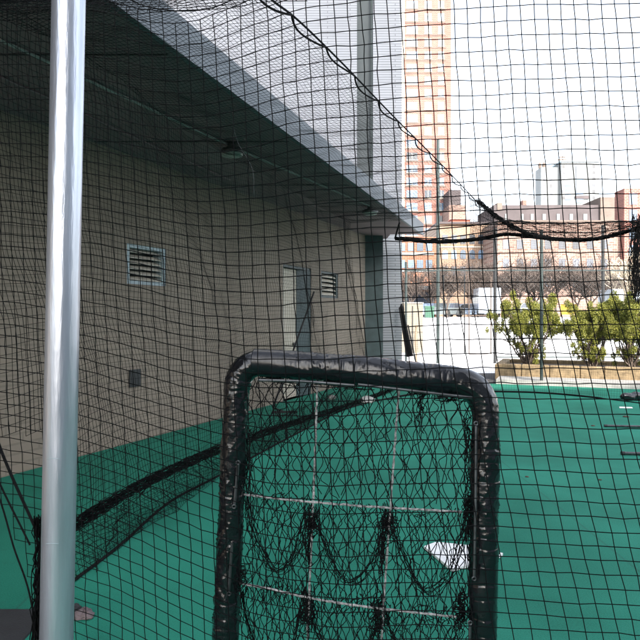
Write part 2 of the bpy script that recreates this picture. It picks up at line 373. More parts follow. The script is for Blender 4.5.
# recessed louvres
def louvre(h, nsl, fr):
    y0, y1, z0, z1 = h
    v = MB()
    def fb(a, c, za, zb, o0, o1, mb):
        P = [wp(a, o0), wp(c, o0), wp(c, o1), wp(a, o1)]; mb.prism([tuple(p) for p in P], za, zb)
    e = .045
    fb(y0+.003, y0+e*1.2, z0+.003, z1-.003, -.19, -.012, v); fb(y1-e*1.2, y1-.003, z0+.003, z1-.003, -.19, -.012, v)
    fb(y0+e*1.2, y1-e*1.2, z0+.003, z0+e, -.19, -.02, v); fb(y0+e*1.2, y1-e*1.2, z1-e, z1-.003, -.19, -.02, v)
    o = v.build('vent', M[fr], bl)
    k = MB(); H = (z1-z0-2*e)/nsl
    for i in range(nsl):
        zc = z0+e+H*(i+.5)
        A, B_ = wp(y0+e*1.25, -.03), wp(y1-e*1.25, -.03); A2, B2 = wp(y0+e*1.25, -.12), wp(y1-e*1.25, -.12)
        k.add([(*A, zc-H*.36), (*B_, zc-H*.36), (*B2, zc+H*.30), (*A2, zc+H*.30), (*A, zc-H*.24), (*B_, zc-H*.24), (*B2, zc+H*.42), (*A2, zc+H*.42)],
              [(0,3,2,1),(4,5,6,7),(0,1,5,4),(1,2,6,5),(2,3,7,6),(3,0,4,7)])
    k.build('slat', M['cream'], o)
    q = MB(); fb(y0+e, y1-e, z0+e, z1-e, -.188, -.18, q); q.build('backing', M['postd'], o)
louvre(holes[0], 6, 'steel'); louvre(holes[2], 5, 'teal')
# door in its opening
y0, y1, z0, z1 = holes[1]
ymid = y0+(y1-y0)*.70
dr = MB().prism([tuple(wp(y0+.05, -.16)), tuple(wp(y1-.42, -.16)), tuple(wp(y1-.42, -.11)), tuple(wp(y0+.05, -.11))], .01, z1-.06).build('door', M['doorc'], bl)
MB().lathe((*wp(y1-.55, -.08), 1.05), [(.03, -.03), (.035, 0), (.03, .03)], 10).build('handle', M['rod'], dr)
fb = MB(); fb.prism([tuple(wp(y1-.42, -.19)), tuple(wp(y1-.01, -.19)), tuple(wp(y1-.01, -.01)), tuple(wp(y1-.42, -.10))], .003, z1-.05)
fb.prism([tuple(wp(y0+.003, -.18)), tuple(wp(y0+.05, -.18)), tuple(wp(y0+.05, -.02)), tuple(wp(y0+.003, -.02))], .003, z1-.05)
fb.prism([tuple(wp(y0+.003, -.18)), tuple(wp(y1-.003, -.18)), tuple(wp(y1-.003, -.02)), tuple(wp(y0+.003, -.02))], z1-.048, z1-.003)
fb.build('door_frame', M['teal'], bl)
# outlet box
Yb = wallY(134); zc = CH+(HZ-378)/F*Yb
MB().prism([tuple(wp(Yb-.09, 0)), tuple(wp(Yb+.09, 0)), tuple(wp(Yb+.09, .025)), tuple(wp(Yb-.09, .025))], zc-.11, zc+.11).build('outlet_box', M['postd'], bl)
# conduit on the soffit
def sof(px, py, dz=.02):
    Y = F*(ZS-dz-CH)/(HZ-py); return np.array([(px-320)/F*Y, Y, ZS-dz])
cpts = [sof(0, 40), sof(120, 95), sof(220, 141), sof(300, 176), sof(372, 207)]
MB().tube(spline(cpts, 40), .014, 6).build('conduit', M['concrete'], bl)
cpts = [sof(0, 77), sof(60, 103), sof(140, 140), sof(230, 180)]
MB().tube(spline(cpts, 30), .012, 6).build('conduit', M['soffit'], bl)
for Yj in np.arange(0, 15, 2.4):
    MB().box2((XW(Yj)+.05, Yj, ZS-.006), (XO(Yj)-.1, Yj+.02, ZS+.01)).build('soffit_joint', M['postd'], bl)
# lamps
def ceiling_light(p, r, label):
    t = empty('ceiling_light', p, label, 'ceiling light', 'round lights under the canopy')
    MB().lathe(p, [(.05, .0), (.05, -.05), (r*.8, -.07), (r, -.10), (r, -.13)], 28).build('housing', M['pot'], t, smooth=False)
    MB().lathe(p, [(r*.9, -.131), (r*.85, -.15), (r*.5, -.165)], 28).build('lens', M['lens'], t)
l1 = sof(232, 143, 0); l2 = sof(370, 206, 0)
ceiling_light(l1, .145, 'larger round lamp under the canopy, the one nearer the camera')
ceiling_light(l2, .15, 'smaller looking round lamp at the far end of the canopy')

# ------------------------------------------------------------------ pale grey block behind (frontal)
YT = 16.5; XR = (402-320)/F*YT
tw = empty('grey_tower', (-10, YT, 0), 'tall pale grey brick block rising behind the canopy', 'building')
xa, xb = (357-320)/F*YT, (373-320)/F*YT
MB().box2((-24, YT+.25, 0), (XR-.003, YT+11, 42)).build('core', M['endwall'], tw)
b = MB(); b.box2((-24, YT, 0), (xa, YT+.247, 42)); b.box2((xb, YT, 0), (XR, YT+.247, 42)); b.build('wall', M['endwall'], tw)
MB().box2((xa+.003, YT+.16, 4.2), (xb-.003, YT+.246, 41)).build('recess_panel', M['recess'], tw)
MB().box2((xb-.05, YT+.06, 4.2), (xb-.004, YT+.155, 41)).build('downpipe', M['postg'], tw)

# ------------------------------------------------------------------ unseen block added behind the camera, shaped to cast the court's shade
YB = -6
hb = empty('shade_block', (15, YB, 0), 'unseen two-height block added behind the camera to shade the court', 'building')
MB().box2((.2, YB-10, 0), (9.9, YB, 31)).build('tall_blocker', M['blockside'], hb)
MB().box2((9.92, YB-9.9, 0), (42, YB, 11.9)).build('low_blocker', M['blockside'], hb)
for i in range(9):  # panes dressing the added shade block
    for j in range(3):
        MB().box2((12+i*3.2, YB-.05, 1.5+j*3.2), (13.4+i*3.2, YB+.03, 3.1+j*3.2)).build('window', M['darkglass'], hb)
for i in range(3):
    for j in range(9):
        MB().box2((2.2+i*2.7, YB-.05, 1.5+j*3.2), (3.6+i*2.7, YB+.03, 3.1+j*3.2)).build('window', M['darkglass'], hb)

# ------------------------------------------------------------------ far buildings
def winmesh(cx, Y, z, w_, h_, arch=False):
    b = MB()
    if arch:
        pts = [(cx-w_/2, z), (cx+w_/2, z)]+[(cx+w_/2*math.cos(a), z+h_*.7+w_/2*math.sin(a)) for a in np.linspace(0, math.pi, 7)]
        n = len(pts); b.add([(x, Y-.06, zz) for x, zz in pts]+[(x, Y+.2, zz) for x, zz in pts], [tuple(range(n))]+[(i, (i+1) % n, n+(i+1) % n, n+i) for i in range(n)])
    else: b.box2((cx-w_/2, Y-.06, z), (cx+w_/2, Y+.2, z+h_))
    return b
def rep_window(root, spots, Y, w_, h_, m, arch=False, frame=None):
    o = None; f = None
    for cx, z in spots:
        if o is None:
            o = winmesh(cx, Y, z, w_, h_, arch).build('window', m, root); o0 = (cx, z)
            if frame:
                fm = MB(); fm.box2((cx-w_/2-.1, Y-.14, z-.15), (cx+w_/2+.1, Y-.062, z-.01)); fm.box2((cx-.05, Y-.10, z), (cx+.05, Y-.062, z+h_)); f = fm.build('frame', frame, o)
        else:
            c = o.copy(); COL.objects.link(c); c.parent = root; c.location = (cx-o0[0], 0, z-o0[1])
            if f is not None: d_ = f.copy(); COL.objects.link(d_); d_.parent = c
PX = lambda px, Y: (px-320)/F*Y
PZ = lambda py, Y: CH+(HZ-py)/F*Y
# red tower
Y = 135
rt = empty('red_tower', (PX(425, Y), Y, 1.4), 'very tall red brick apartment tower with pale corner strip', 'building')
MB().box2((PX(404.5, Y), Y, 1.4), (PX(446, Y), Y+18, 88)).build('wall', M['red'], rt)
MB().box2((PX(396, Y), Y-.3, 1.4), (PX(404.3, Y), Y+17, 88)).build('corner_strip', M['cream'], rt)
MB().box2((PX(446.2, Y), Y+1.5, 1.4), (PX(452.5, Y), Y+17, 88)).build('side_bay', M['red'], rt)
rows = [2.6+2.75*i for i in range(30)]
rep_window(rt, [(PX(412, Y), z) for z in rows], Y, 2.4, 1.6, M['glass'], frame=M['cream'])
rep_window(rt, [(PX(428, Y), z) for z in rows], Y, 1.5, 1.6, M['glass'], frame=M['cream'])
rep_window(rt, [(PX(441, Y), z) for z in rows], Y, 1.3, 1.6, M['glass'], frame=M['cream'])
b = MB()
for z in rows: b.box2((PX(405, Y), Y-.08, z-.5), (PX(446, Y), Y-.003, z-.25))
b.build('floor_band', M['block'], rt)
# step down beside it
Y = 128
sb = empty('stepped_building', (PX(457, Y), Y, 1.4), 'dull grey and pink stepped building beside the red tower foot', 'building')
MB().box2((PX(449, Y), Y, 1.4), (PX(466, Y), Y+10, PZ(205, Y))).build('wall', M['pink'], sb)
MB().box2((PX(450, Y), Y+1, PZ(205, Y)), (PX(462, Y), Y+8, PZ(189, Y))).build('upper_storey', M['roofd'], sb)
# orange brick, left, under canopy tip
Y = 70
ob_ = empty('orange_building', (PX(415, Y), Y, 1.4), 'orange brick building with white window bands at the foot of the tower', 'building')
MB().box2((PX(385, Y), Y, 1.4), (PX(436.5, Y), Y+12, PZ(237, Y))).build('wall', M['orangeb'], ob_)
for py in (251, 268):
    MB().box2((PX(396, Y), Y-.12, PZ(py+4, Y)), (PX(434, Y), Y-.003, PZ(py+1.5, Y))).build('window_band', M['whitewall'], ob_)
rep_window(ob_, [(PX(x, Y), PZ(py+1, Y)) for py in (250, 267) for x in (402, 411, 420, 429)], Y, .7, .9, M['glass'])
MB().box2((PX(396, Y), Y-2.4, PZ(290, Y)), (PX(436, Y), Y-.003, PZ(287, Y))).build('awning', M['whitewall'], ob_)
MB().box2((PX(398, Y), Y-.06, 1.5), (PX(434, Y), Y-.003, PZ(292, Y))).build('shop_front', M['darkglass'], ob_)
# tan building with arched windows
Y = 85
ta = empty('tan_building', (PX(466, Y), Y, 1.4), 'tan brick building with a row of small arched windows', 'building')
MB().box2((PX(437, Y), Y, 1.4), (PX(497, Y), Y+12, PZ(224, Y))).build('wall', M['tanb'], ta)
MB().box2((PX(437, Y), Y-.3, PZ(224, Y)), (PX(497, Y), Y+12, PZ(222, Y))).build('cornice', M['roofd'], ta)
rep_window(ta, [(PX(x, Y), PZ(259, Y)) for x in (445, 454, 463, 472, 481, 490)], Y, .75, 1.25, M['glass'], arch=True)
rep_window(ta, [(PX(x, Y), PZ(244, Y)) for x in (445, 454, 463, 472, 481, 490)], Y, .75, 1.25, M['darkglass'])
rep_window(ta, [(PX(x, Y), PZ(276, Y)) for x in (445, 454, 463, 472, 481, 490)], Y, .75, 1.3, M['darkglass'])
MB().box2((PX(437, Y), Y-.1, PZ(247.5, Y)), (PX(497, Y), Y-.003, PZ(246.5, Y))).build('string_course', M['cream'], ta)
rs = MB().box2((PX(454.5, Y), Y+2, PZ(222, Y)), (PX(473.5, Y), Y+5, PZ(217.5, Y)))
k = len(rs.v)
rs.add([(PX(453.5, Y), Y+1.7, PZ(217.5, Y)), (PX(474.5, Y), Y+1.7, PZ(217.5, Y)), (PX(474.5, Y), Y+5.3, PZ(217.5, Y)), (PX(453.5, Y), Y+5.3, PZ(217.5, Y)), (PX(455, Y), Y+3.5, PZ(215.5, Y)), (PX(473, Y), Y+3.5, PZ(215.5, Y))],
       [(0,1,5,4),(1,2,5),(2,3,4,5),(3,0,4),(0,3,2,1)])
rs.build('roof_shed', M['orange'], ta)
# wide pink brick building
Y = 78
pk = empty('brick_warehouse', (PX(570, Y), Y, 1.4), 'wide pinkish brick warehouse behind the bare street trees', 'building')
MB().box2((PX(497.5, Y), Y, 1.4), (PX(620, Y), Y+14, PZ(222, Y))).build('wall', M['pink'], pk)
MB().box2((PX(497.5, Y), Y-.25, PZ(222, Y)), (PX(620, Y), Y+14, PZ(220.5, Y))).build('parapet', M['block'], pk)
rep_window(pk, [(PX(x, Y), PZ(py, Y)) for py in (249, 268, 287) for x in range(506, 618, 14)], Y, .8, 1.15, M['darkglass'])
MB().box2((PX(620.3, Y), Y-1, 1.4), (PX(700, Y), Y+1.5, PZ(190, Y))).build('tall_wing', M['red'], pk)
rep_window(pk, [(PX(x, Y), PZ(py, Y)) for py in (206, 222, 240, 257, 275) for x in (629, 643, 657, 671)], Y-1, 1.0, 1.4, M['glass'])
# dark roofed building with white dormers
Y = 115
dk = empty('dark_roofed_building', (PX(560, Y), Y, 1.4), 'long dark building with small white windows in front of the white tower', 'building')
MB().box2((PX(494, Y), Y, 1.4), (PX(599, Y), Y+12, PZ(205, Y))).build('wall', M['roofd'], dk)
MB().box2((PX(599.3, Y), Y-.5, 1.4), (PX(624, Y), Y+12, PZ(197.5, Y))).build('end_block', M['block'], dk)
for x, w_ in ((522, 2), (532, 2.4), (544, 2.6), (558, 2.4), (571, 2.6), (585, 3), (506, 2)):
    MB().box2((PX(x-w_*.6, Y), Y-.15, PZ(220, Y)), (PX(x+w_*.6, Y), Y-.003, PZ(214, Y))).build('window', M['whitewall'], dk)
MB().box2((PX(497, Y), Y-.2, PZ(210, Y)), (PX(502, Y), Y+3, PZ(203, Y))).build('chimney', M['block'], dk)
MB().box2((PX(537, Y), Y+8, PZ(206, Y)), (PX(541, Y), Y+10, PZ(192, Y))).build('chimney', M['red'], dk)
# white tower far off
Y = 230
wt = empty('white_tower', (PX(571, Y), Y, 1.4), 'pale white high-rise with rooftop tanks far off on the right', 'building')
MB().box2((PX(543, Y), Y+2, 1.4), (PX(561, Y), Y+8, PZ(166, Y))).build('lower_wing', M['whitewall'], wt)
MB().box2((PX(561.2, Y), Y, 1.4), (PX(599, Y), Y+20, PZ(162, Y))).build('wall', M['whitewall'], wt)
MB().box2((PX(560.5, Y), Y-.5, PZ(162, Y)), (PX(599.5, Y), Y+20, PZ(160.5, Y))).build('parapet', M['steel'], wt)
b = MB()
for x in (546, 551, 556): 
    for py in (172, 178.5, 185, 191.5, 198): pass
rep_window(wt, [(PX(x, Y), PZ(py, Y)) for x in (546.5, 553) for py in (174, 180, 186.5, 193, 199.5)], Y+2, 1.0, 1.2, M['darkglass'])
rep_window(wt, [(PX(x, Y), PZ(py, Y)) for x in (563.5, 594) for py in (168, 174, 180, 186.5, 193, 199.5)], Y, 1.0, 1.2, M['darkglass'])
rep_window(wt, [(PX(568, Y), PZ(py, Y)) for py in (174, 178.5, 183, 187.5, 192, 196.5, 201)], Y, 2.2, 1.0, M['glass'])
MB().box2((PX(576, Y), Y-.3, PZ(203, Y)), (PX(583, Y), Y-.003, PZ(166, Y))).build('stair_panel', M['glass'], wt)
MB().box2((PX(574.5, Y), Y-.6, PZ(199, Y)), (PX(589, Y), Y-.31, PZ(196, Y))).build('balcony', M['roofd'], wt)
for x in (547.5, 551.5): MB().lathe((PX(x, Y), Y+8, PZ(166, Y)), [(.5, 0), (.6, 1), (.7, 2.6), (.2, 3.3)], 10).build('roof_tank', M['block'], wt)
b = MB().box2((PX(566, Y), Y+6, PZ(162, Y)), (PX(574, Y), Y+9, PZ(158, Y)));
b.box2((PX(569.7, Y), Y+7, PZ(158, Y)), (PX(570.3, Y), Y+7.3, PZ(150, Y))); b.box2((PX(565, Y), Y+7, PZ(155.5, Y)), (PX(574, Y), Y+7.4, PZ(154.3, Y))); b.box2((PX(567, Y), Y+7, PZ(152.6, Y)), (PX(573, Y), Y+7.4, PZ(151.6, Y)))
b.build('roof_mast', M['block'], wt)
b = MB()
for x in range(540, 599, 3): pass

# ------------------------------------------------------------------ bare trees
def bare_tree(px, Y, H, seed, label, m='barkf', lean=0):
    rn = random.Random(seed); x = PX(px, Y); z0 = 1.45
    t = empty('bare_tree', (x, Y, z0), label, 'tree', 'bare trees along the street')
    tr = MB(); br = MB()
    def limb(p, d_, L, r, lv, mb):
        n = 4; P = [np.array(p)]; dd = np.array(d_)
        for i in range(n):
            dd = dd+np.array([rn.gauss(0, .12), rn.gauss(0, .12), rn.gauss(.03, .06)]); dd /= np.linalg.norm(dd); P.append(P[-1]+dd*L/n)
        mb.tube(P, np.linspace(r, r*.55, n+1), 5 if lv < 2 else 3, cap=False)
        if lv < 4:
            for k in range([8, 6, 5, 4][lv]):
                i = rn.randint(1+(lv == 0), n); a = rn.uniform(0, 6.28); sp_ = rn.uniform(.5, 1.2)
                q = np.array([math.cos(a)*sp_, math.sin(a)*sp_, rn.uniform(.2, .8)]); q = q+dd*.4; q /= np.linalg.norm(q)
                limb(P[i], q, L*rn.uniform(.58, .82), max(r*.55, .022), lv+1, br)
    limb((x, Y, z0), (lean, 0, 1), H*.40, H*.019, 0, tr)
    tr.build('trunk', M[m], t); br.build('crown', M[m], t)
for k, (px, Y, H, lb) in enumerate([
    (413, 62, 6.2, 'bare grey tree in front of the orange brick building'),
    (447, 60, 6.0, 'bare tree in front of the tan building, left of its gate'),
    (478, 63, 6.6, 'bare tree in front of the right half of the tan building'),
    (516, 60, 6.4, 'bare tree left of the first shrub against the pink warehouse'),
    (557, 62, 7.0, 'bare tree rising between the two shrubs by the warehouse'),
    (592, 59, 6.6, 'bare tree above the right shrub in front of the warehouse'),
    (431, 66, 6.4, 'bare tree just left of the tall fence post'),
    (497, 66, 6.2, 'bare tree behind the second dark fence post'),
    (537, 65, 7.0, 'bare tree behind the slim kerb post'),
    (576, 66, 6.6, 'bare tree behind the gap between left and middle shrubs'),
    (608, 64, 6.8, 'bare tree behind the dark fence post at right')]):
    bare_tree(px, Y, H, 40+k, lb)
bare_tree(621, 52, 6.8, 77, 'pale barked bare tree near the hanging net bundle at right', 'pale', .05)

# ------------------------------------------------------------------ vehicles
def vehicle(kind, px, Y, m, label, cat, rz=0):
    x = PX(px, Y); z = 1.5; t = empty(kind, (x, Y, z), label, cat, 'vehicles parked along the street'); t.rotation_euler = (0, 0, rz)
    if kind == 'parked_car':
        prof = [(-2.1, .25), (-2.15, .7), (-1.5, .88), (-1.0, 1.38), (.7, 1.42), (1.35, .95), (2.05, .82), (2.15, .3)]
        W = .85
    else:
        prof = [(-2.7, .35), (-2.7, 2.7), (1.2, 2.75), (1.3, 2.1), (1.9, 1.9), (2.5, 1.15), (2.65, .4)]; W = 1.0
    n = len(prof); V = [(x+a, Y-W, z+c) for a, c in prof]+[(x+a, Y+W, z+c) for a, c in prof]
    MB().add(V, [tuple(range(n))[::-1], tuple(range(n, 2*n))]+[(i, (i+1) % n, n+(i+1) % n, n+i) for i in range(n)]).build('body', m, t)
    if kind == 'parked_car':
        gl = [(-1.3, .92), (-.93, 1.32), (-.2, 1.35), (-.2, .92)]; gr = [(-.1, .92), (-.1, 1.35), (.62, 1.36), (1.15, .92)]
    else:
        gl = [(1.35, 1.3), (1.35, 2.0), (1.85, 1.85), (2.3, 1.25)]; gr = None
    for gg in (gl, gr):
        if gg: MB().add([(x+a, Y-W-.01, z+c) for a, c in gg]+[(x+a, Y-W+.03, z+c) for a, c in gg], [(0,1,2,3),(0,4,5,1),(1,5,6,2),(2,6,7,3),(3,7,4,0)]).build('window', M['darkglass'], t)
    for a in (prof[0][0]+.75, prof[-1][0]-.8):
        for sy in (-1, 1):
            MB().tube([(x+a, Y+sy*(W-.08), z+.33), (x+a, Y+sy*(W+.03), z+.33)], .33, 14).build('wheel', M['tyre'], t)
def facing(o_, rz): o_.rotation_euler = (0, 0, rz)
vehicle('parked_car', 447, 62, M['carg'], 'grey car parked in front of the tan building, left of the gate', 'car', .9)
vehicle('parked_car', 466, 66, M['carb'], 'pale blue car parked behind the right gate leaf', 'car', .3)
vehicle('delivery_van', 485.5, 60, M['carw'], 'pale blue and white box van behind the fence just left of the shrubs', 'van', 1.45)
vehicle('parked_car', 569, 68, M['yellow'], 'yellow taxi partly hidden between the shrubs', 'car', 1.2)
vehicle('delivery_van', 626, 62, M['carw'], 'white box van at the right edge behind the third shrub', 'van', .4)
vehicle('parked_car', 529, 62, M['carg'], 'grey car hidden mostly behind the left shrub', 'car', .1)
vehicle('parked_car', 428, 64, M['carb'], 'pale blue car by the orange building awning', 'car', 1.2)

# cream utility cabinet and green bin near the wall end
Y = 24
cb_ = empty('utility_cabinet', (PX(414, Y), Y, .2), 'cream utility cabinet on the snow past the wall end', 'cabinet')
MB().box2((PX(402, Y), Y, .1), (PX(423, Y), Y+.6, PZ(303.5, Y))).build('body', M['cabinet'], cb_)
MB().box2((PX(412, Y), Y-.02, .3), (PX(413, Y), Y-.003, PZ(306, Y))).build('door_gap', M['postd'], cb_)
MB().box2((PX(401.5, Y), Y-.04, PZ(303.4, Y)), (PX(423.5, Y), Y+.64, PZ(302.3, Y))).build('lid', M['concrete'], cb_)
Y = 43
gb = empty('green_bin', (PX(429, Y), Y, 1.4), 'green bin standing beside the tall fence post', 'bin')
b = MB(); b.prism([(PX(425.5, Y), Y), (PX(434, Y), Y), (PX(434, Y), Y+.5), (PX(425.5, Y), Y+.5)], 1.4, PZ(308, Y)); b.build('body', M['green'], gb)
MB().box2((PX(425, Y), Y-.05, PZ(307.9, Y)), (PX(434.5, Y), Y+.55, PZ(306, Y))).build('lid', M['green'], gb)

# ------------------------------------------------------------------ fence with gate
YF = 20.5
fn = empty('chain_link_fence', (PX(520, YF), YF, 0), 'chain link fence with tall posts behind the planter', 'fence')
for px, top, m, r in ((438, 140, 'postg', .055), (495, 228, 'postd', .055), (603, 225, 'postd', .05), (406, 262, 'postg', .04), (700, 225, 'postd', .05)):
    MB().tube([(PX(px, YF), YF, -.05), (PX(px, YF), YF, PZ(top, YF))], r, 10).build('post', M[m], fn)
for py, a, c in ((270.5, 406, 495), (270.5, 495, 700), (357, 495, 700)):
    MB().tube([(PX(a, YF), YF-.03, PZ(py, YF)), (PX(c, YF), YF-.03, PZ(py, YF))], .025, 6).build('rail', M['postg'], fn)
def chain(px0, px1, py0, py1, Y, parent):
    xa_, xb_, z0, z1 = PX(px0, Y), PX(px1, Y), PZ(py1, Y), PZ(py0, Y); s_ = .075
    n = int((xb_-xa_)/s_); mz = int((z1-z0)/s_)
    i = np.arange(n)[:, None]; j = np.arange(mz)[None, :]
    X = xa_+i*s_+((i+j) % 2)*s_*.96; Z = z0+j*s_+0*i; P = np.stack([X, np.full_like(X, Y), Z], -1)
    V, Fc = strands(P, .0016, 3); mesh_obj('wire_mesh', V, Fc, M['wire'], parent)
chain(495, 700, 271, 357, YF, fn)
gt = empty('fence_gate', (PX(456, YF), YF-.1, 0), 'narrow double framed gate left of the shrubs', 'gate')
for a, c, tp, m in ((443.5, 464.5, 275, 'postd'), (469, 491, 277, 'wood')):
    b = MB(); Yg = YF-.12; zt, zb = PZ(tp, Yg), PZ(354, Yg)
    b.tube([(PX(a, Yg), Yg, zb), (PX(a, Yg), Yg, zt), (PX(c, Yg), Yg, zt), (PX(c, Yg), Yg, zb), (PX(a, Yg), Yg, zb)], .022, 6)
    b.tube([(PX(a, Yg), Yg, (zb+zt)/2), (PX(c, Yg), Yg, (zb+zt)/2)], .018, 6)
    g_ = b.build('gate_leaf', M['bark' if m == 'wood' else m], gt); chain(a, c, tp, 354, Yg, g_)
p_ = empty('court_post', (PX(541, 14.6), 14.6, 0), 'slim grey green post standing in the kerb before the left shrub', 'post')
MB().tube([(PX(541.5, 14.35), 14.35, 0), (PX(541.5, 14.35), 14.35, PZ(232, 14.35))], .036, 12).build('pole', M['postg'], p_)
MB().tube([(PX(541.5, 14.35), 14.35, 0.0), (PX(541.5, 14.35), 14.35, .03)], .09, 12).build('base_plate', M['postg'], p_)
MB().lathe((PX(541.5, 14.35), 14.35, PZ(232, 14.35)), [(.045, -.01), (.045, .02), (.01, .05)], 10).build('cap', M['postg'], p_)
# stake
st = empty('wooden_stake', (PX(413, 18), 18, 0), 'short wooden stake leaning by the black folded frame', 'stake')
MB().tube([(PX(417, 18.5), 18.5, 0), (PX(415.5, 18.5), 18.5, 1.0), (PX(416.5, 18.5), 18.5, 1.25)], .035, 6).build('shaft', M['wood'], st)
MB().lathe((PX(416.5, 18.5), 18.5, 1.25), [(.045, 0), (.05, .05), (.02, .09)], 6).build('head', M['wood'], st)
# black folded frame at wall end
ff = empty('folded_frame', at(402, 353, 16.1)*[1, 1, 0], 'black folded frame leaning against the pale wall end', 'folded frame')
b = MB()
A_ = [at(407, 356, 16.0), at(399.5, 308, 16.35), at(401.5, 304, 16.35), at(412.5, 356, 15.8)]
Q = [np.array(p) for p in A_]
b.tube([Q[0], Q[1], Q[2], Q[3], Q[0]], .025, 6)
V = [q for q in Q]+[q+np.array([.0, .05, 0]) for q in Q]
b.add(V, [(0,1,2,3),(7,6,5,4),(0,4,5,1),(1,5,6,2),(2,6,7,3),(3,7,4,0)]); b.build('panel', M['cloth'], ff)
MB().tube([at(408, 325, 16.3), at(416.5, 366, 15.9)], .02, 6).build('leg', M['postd'], ff)

# ------------------------------------------------------------------ shrubs
def shrub(px, base_t, halfw, H, seed, label, lean=0., dens=1.):
    rn = random.Random(seed); X = PX(px, 15.8)
    base = np.array([X, edgeY(X)*.0+14.9-(X-5.2)*.36+1.05, .29]); r2 = np.random.default_rng(seed)
    t = empty('shrub', base, label, 'shrub', 'shrubs in the planter')
    st_ = MB(); cl = []
    for k in range(18):
        a = rn.uniform(0, 6.28); out = rn.uniform(.25, 1.05); tip = base+np.array([math.cos(a)*halfw*out+lean, math.sin(a)*halfw*.7*out, H*rn.uniform(.5, .86)])
        mid = base*.55+tip*.45+np.array([rn.gauss(0, .06), rn.gauss(0, .06), -.04])
        P = spline([base+np.array([rn.gauss(0, .04), rn.gauss(0, .04), 0]), mid, tip], 10); P[1:-1] += r2.normal(0, .012, (8, 3))
        st_.tube(P, np.linspace(.026, .007, 10), 5)
        cl.append((tip, rn.uniform(.09, .17)))
        for q in range(14):
            i = rn.randint(2, 9); e = P[i]+np.array([rn.gauss(0, .17), rn.gauss(0, .14), rn.uniform(-.05, .26)])
            st_.tube([P[i], (P[i]+e)/2+r2.normal(0, .02, 3), e], [.009, .006, .004], 4)
            if rn.random() < (.3 if e[2] < base[2]+H*.42 else .92): cl.append((e, rn.uniform(.05, .13)*(.7 if e[2] < base[2]+H*.42 else 1)))
    st_.build('stem', M['bark'], t)
    C = []
    for c, r in cl:
        n = int(1700*dens*r*r*26); d_ = r2.normal(0, 1, (n, 3)); d_ /= np.linalg.norm(d_, axis=1)[:, None]
        C.append(c+d_*(r*r2.uniform(.25, 1.12, (n, 1))**.6)*np.array([.85, .85, 1.35]))
    C = np.vstack(C); C = C[C[:, 2] < base[2]+H+.08]; n = len(C)
    u = r2.normal(0, 1, (n, 3)); u[:, 2] = np.abs(u[:, 2])+.3; u /= np.linalg.norm(u, axis=1)[:, None]
    v = np.cross(u, r2.normal(0, 1, (n, 3))); v /= np.linalg.norm(v, axis=1)[:, None]
    L = r2.uniform(.013, .027, (n, 1)); W_ = L*.38
    V = np.stack([C-u*L, C+v*W_, C+u*L, C-v*W_], 1).reshape(-1, 3)
    mesh_obj('foliage', V, np.arange(n*4).reshape(-1, 4), M['leaf'], t)
shrub(529, 0, .92, 2.0, 5, 'left shrub behind the slim post, yellow green with bare stems', lean=-.10)
shrub(586, 0, .62, 1.86, 8, 'middle shrub with yellow green crown over bare forked stems')
shrub(617, 0, .60, 1.88, 13, 'third shrub from the left, reaching the right edge of the picture')
shrub(664, 0, .55, 1.8, 21, 'shrub at the far right end of the planter')

# ------------------------------------------------------------------ leaning pole (left)
Yp = 1.25
lp = empty('steel_pole', at(47.5, HZ+CH/Yp*F, Yp), 'thick galvanised steel pole close to the camera at left', 'pole')
pb, ptp = at(47.5, HZ+CH/Yp*F, Yp), at(81, -640, Yp)
MB().tube([pb+(ptp-pb)*t for t in np.linspace(0, 1, 20)], .0322, 48).build('tube', M['galv'], lp, smooth=True)
MB().tube([pb, pb+np.array([0, 0, .012])], .09, 24).build('base_plate', M['galv'], lp)
MB().tube([ptp, ptp+np.array([0, 0, .02])], .036, 24).build('cap', M['galv'], lp)
for py in (456, 539):
    c = pb+(ptp-pb)*((HZ+CH/Yp*F-py)/(HZ+CH/Yp*F+640))
    an = np.linspace(-2.0, -1.15, 12)
    MB().tube([c+np.array([.0325*math.cos(a), .0325*math.sin(a), .003*math.sin(a*3)]) for a in an], .0004, 5).build('scratch', M['steel'], lp)

# ------------------------------------------------------------------ front net
def Yn(px): return crv([-600, 0, 75, 220, 300, 500, 640, 1200], [2.75, 2.6, 2.5, 2.21, 2.08, 2.03, 2.0, 1.95])(px)
drop = crv([-600, -300, 0, 50, 100, 160, 220, 260, 300, 400, 520, 640, 1200], [-70, -32, 0, 5, 15, 33, 46, 48, 47, 42, 41, 42, 46])
MS = .0450
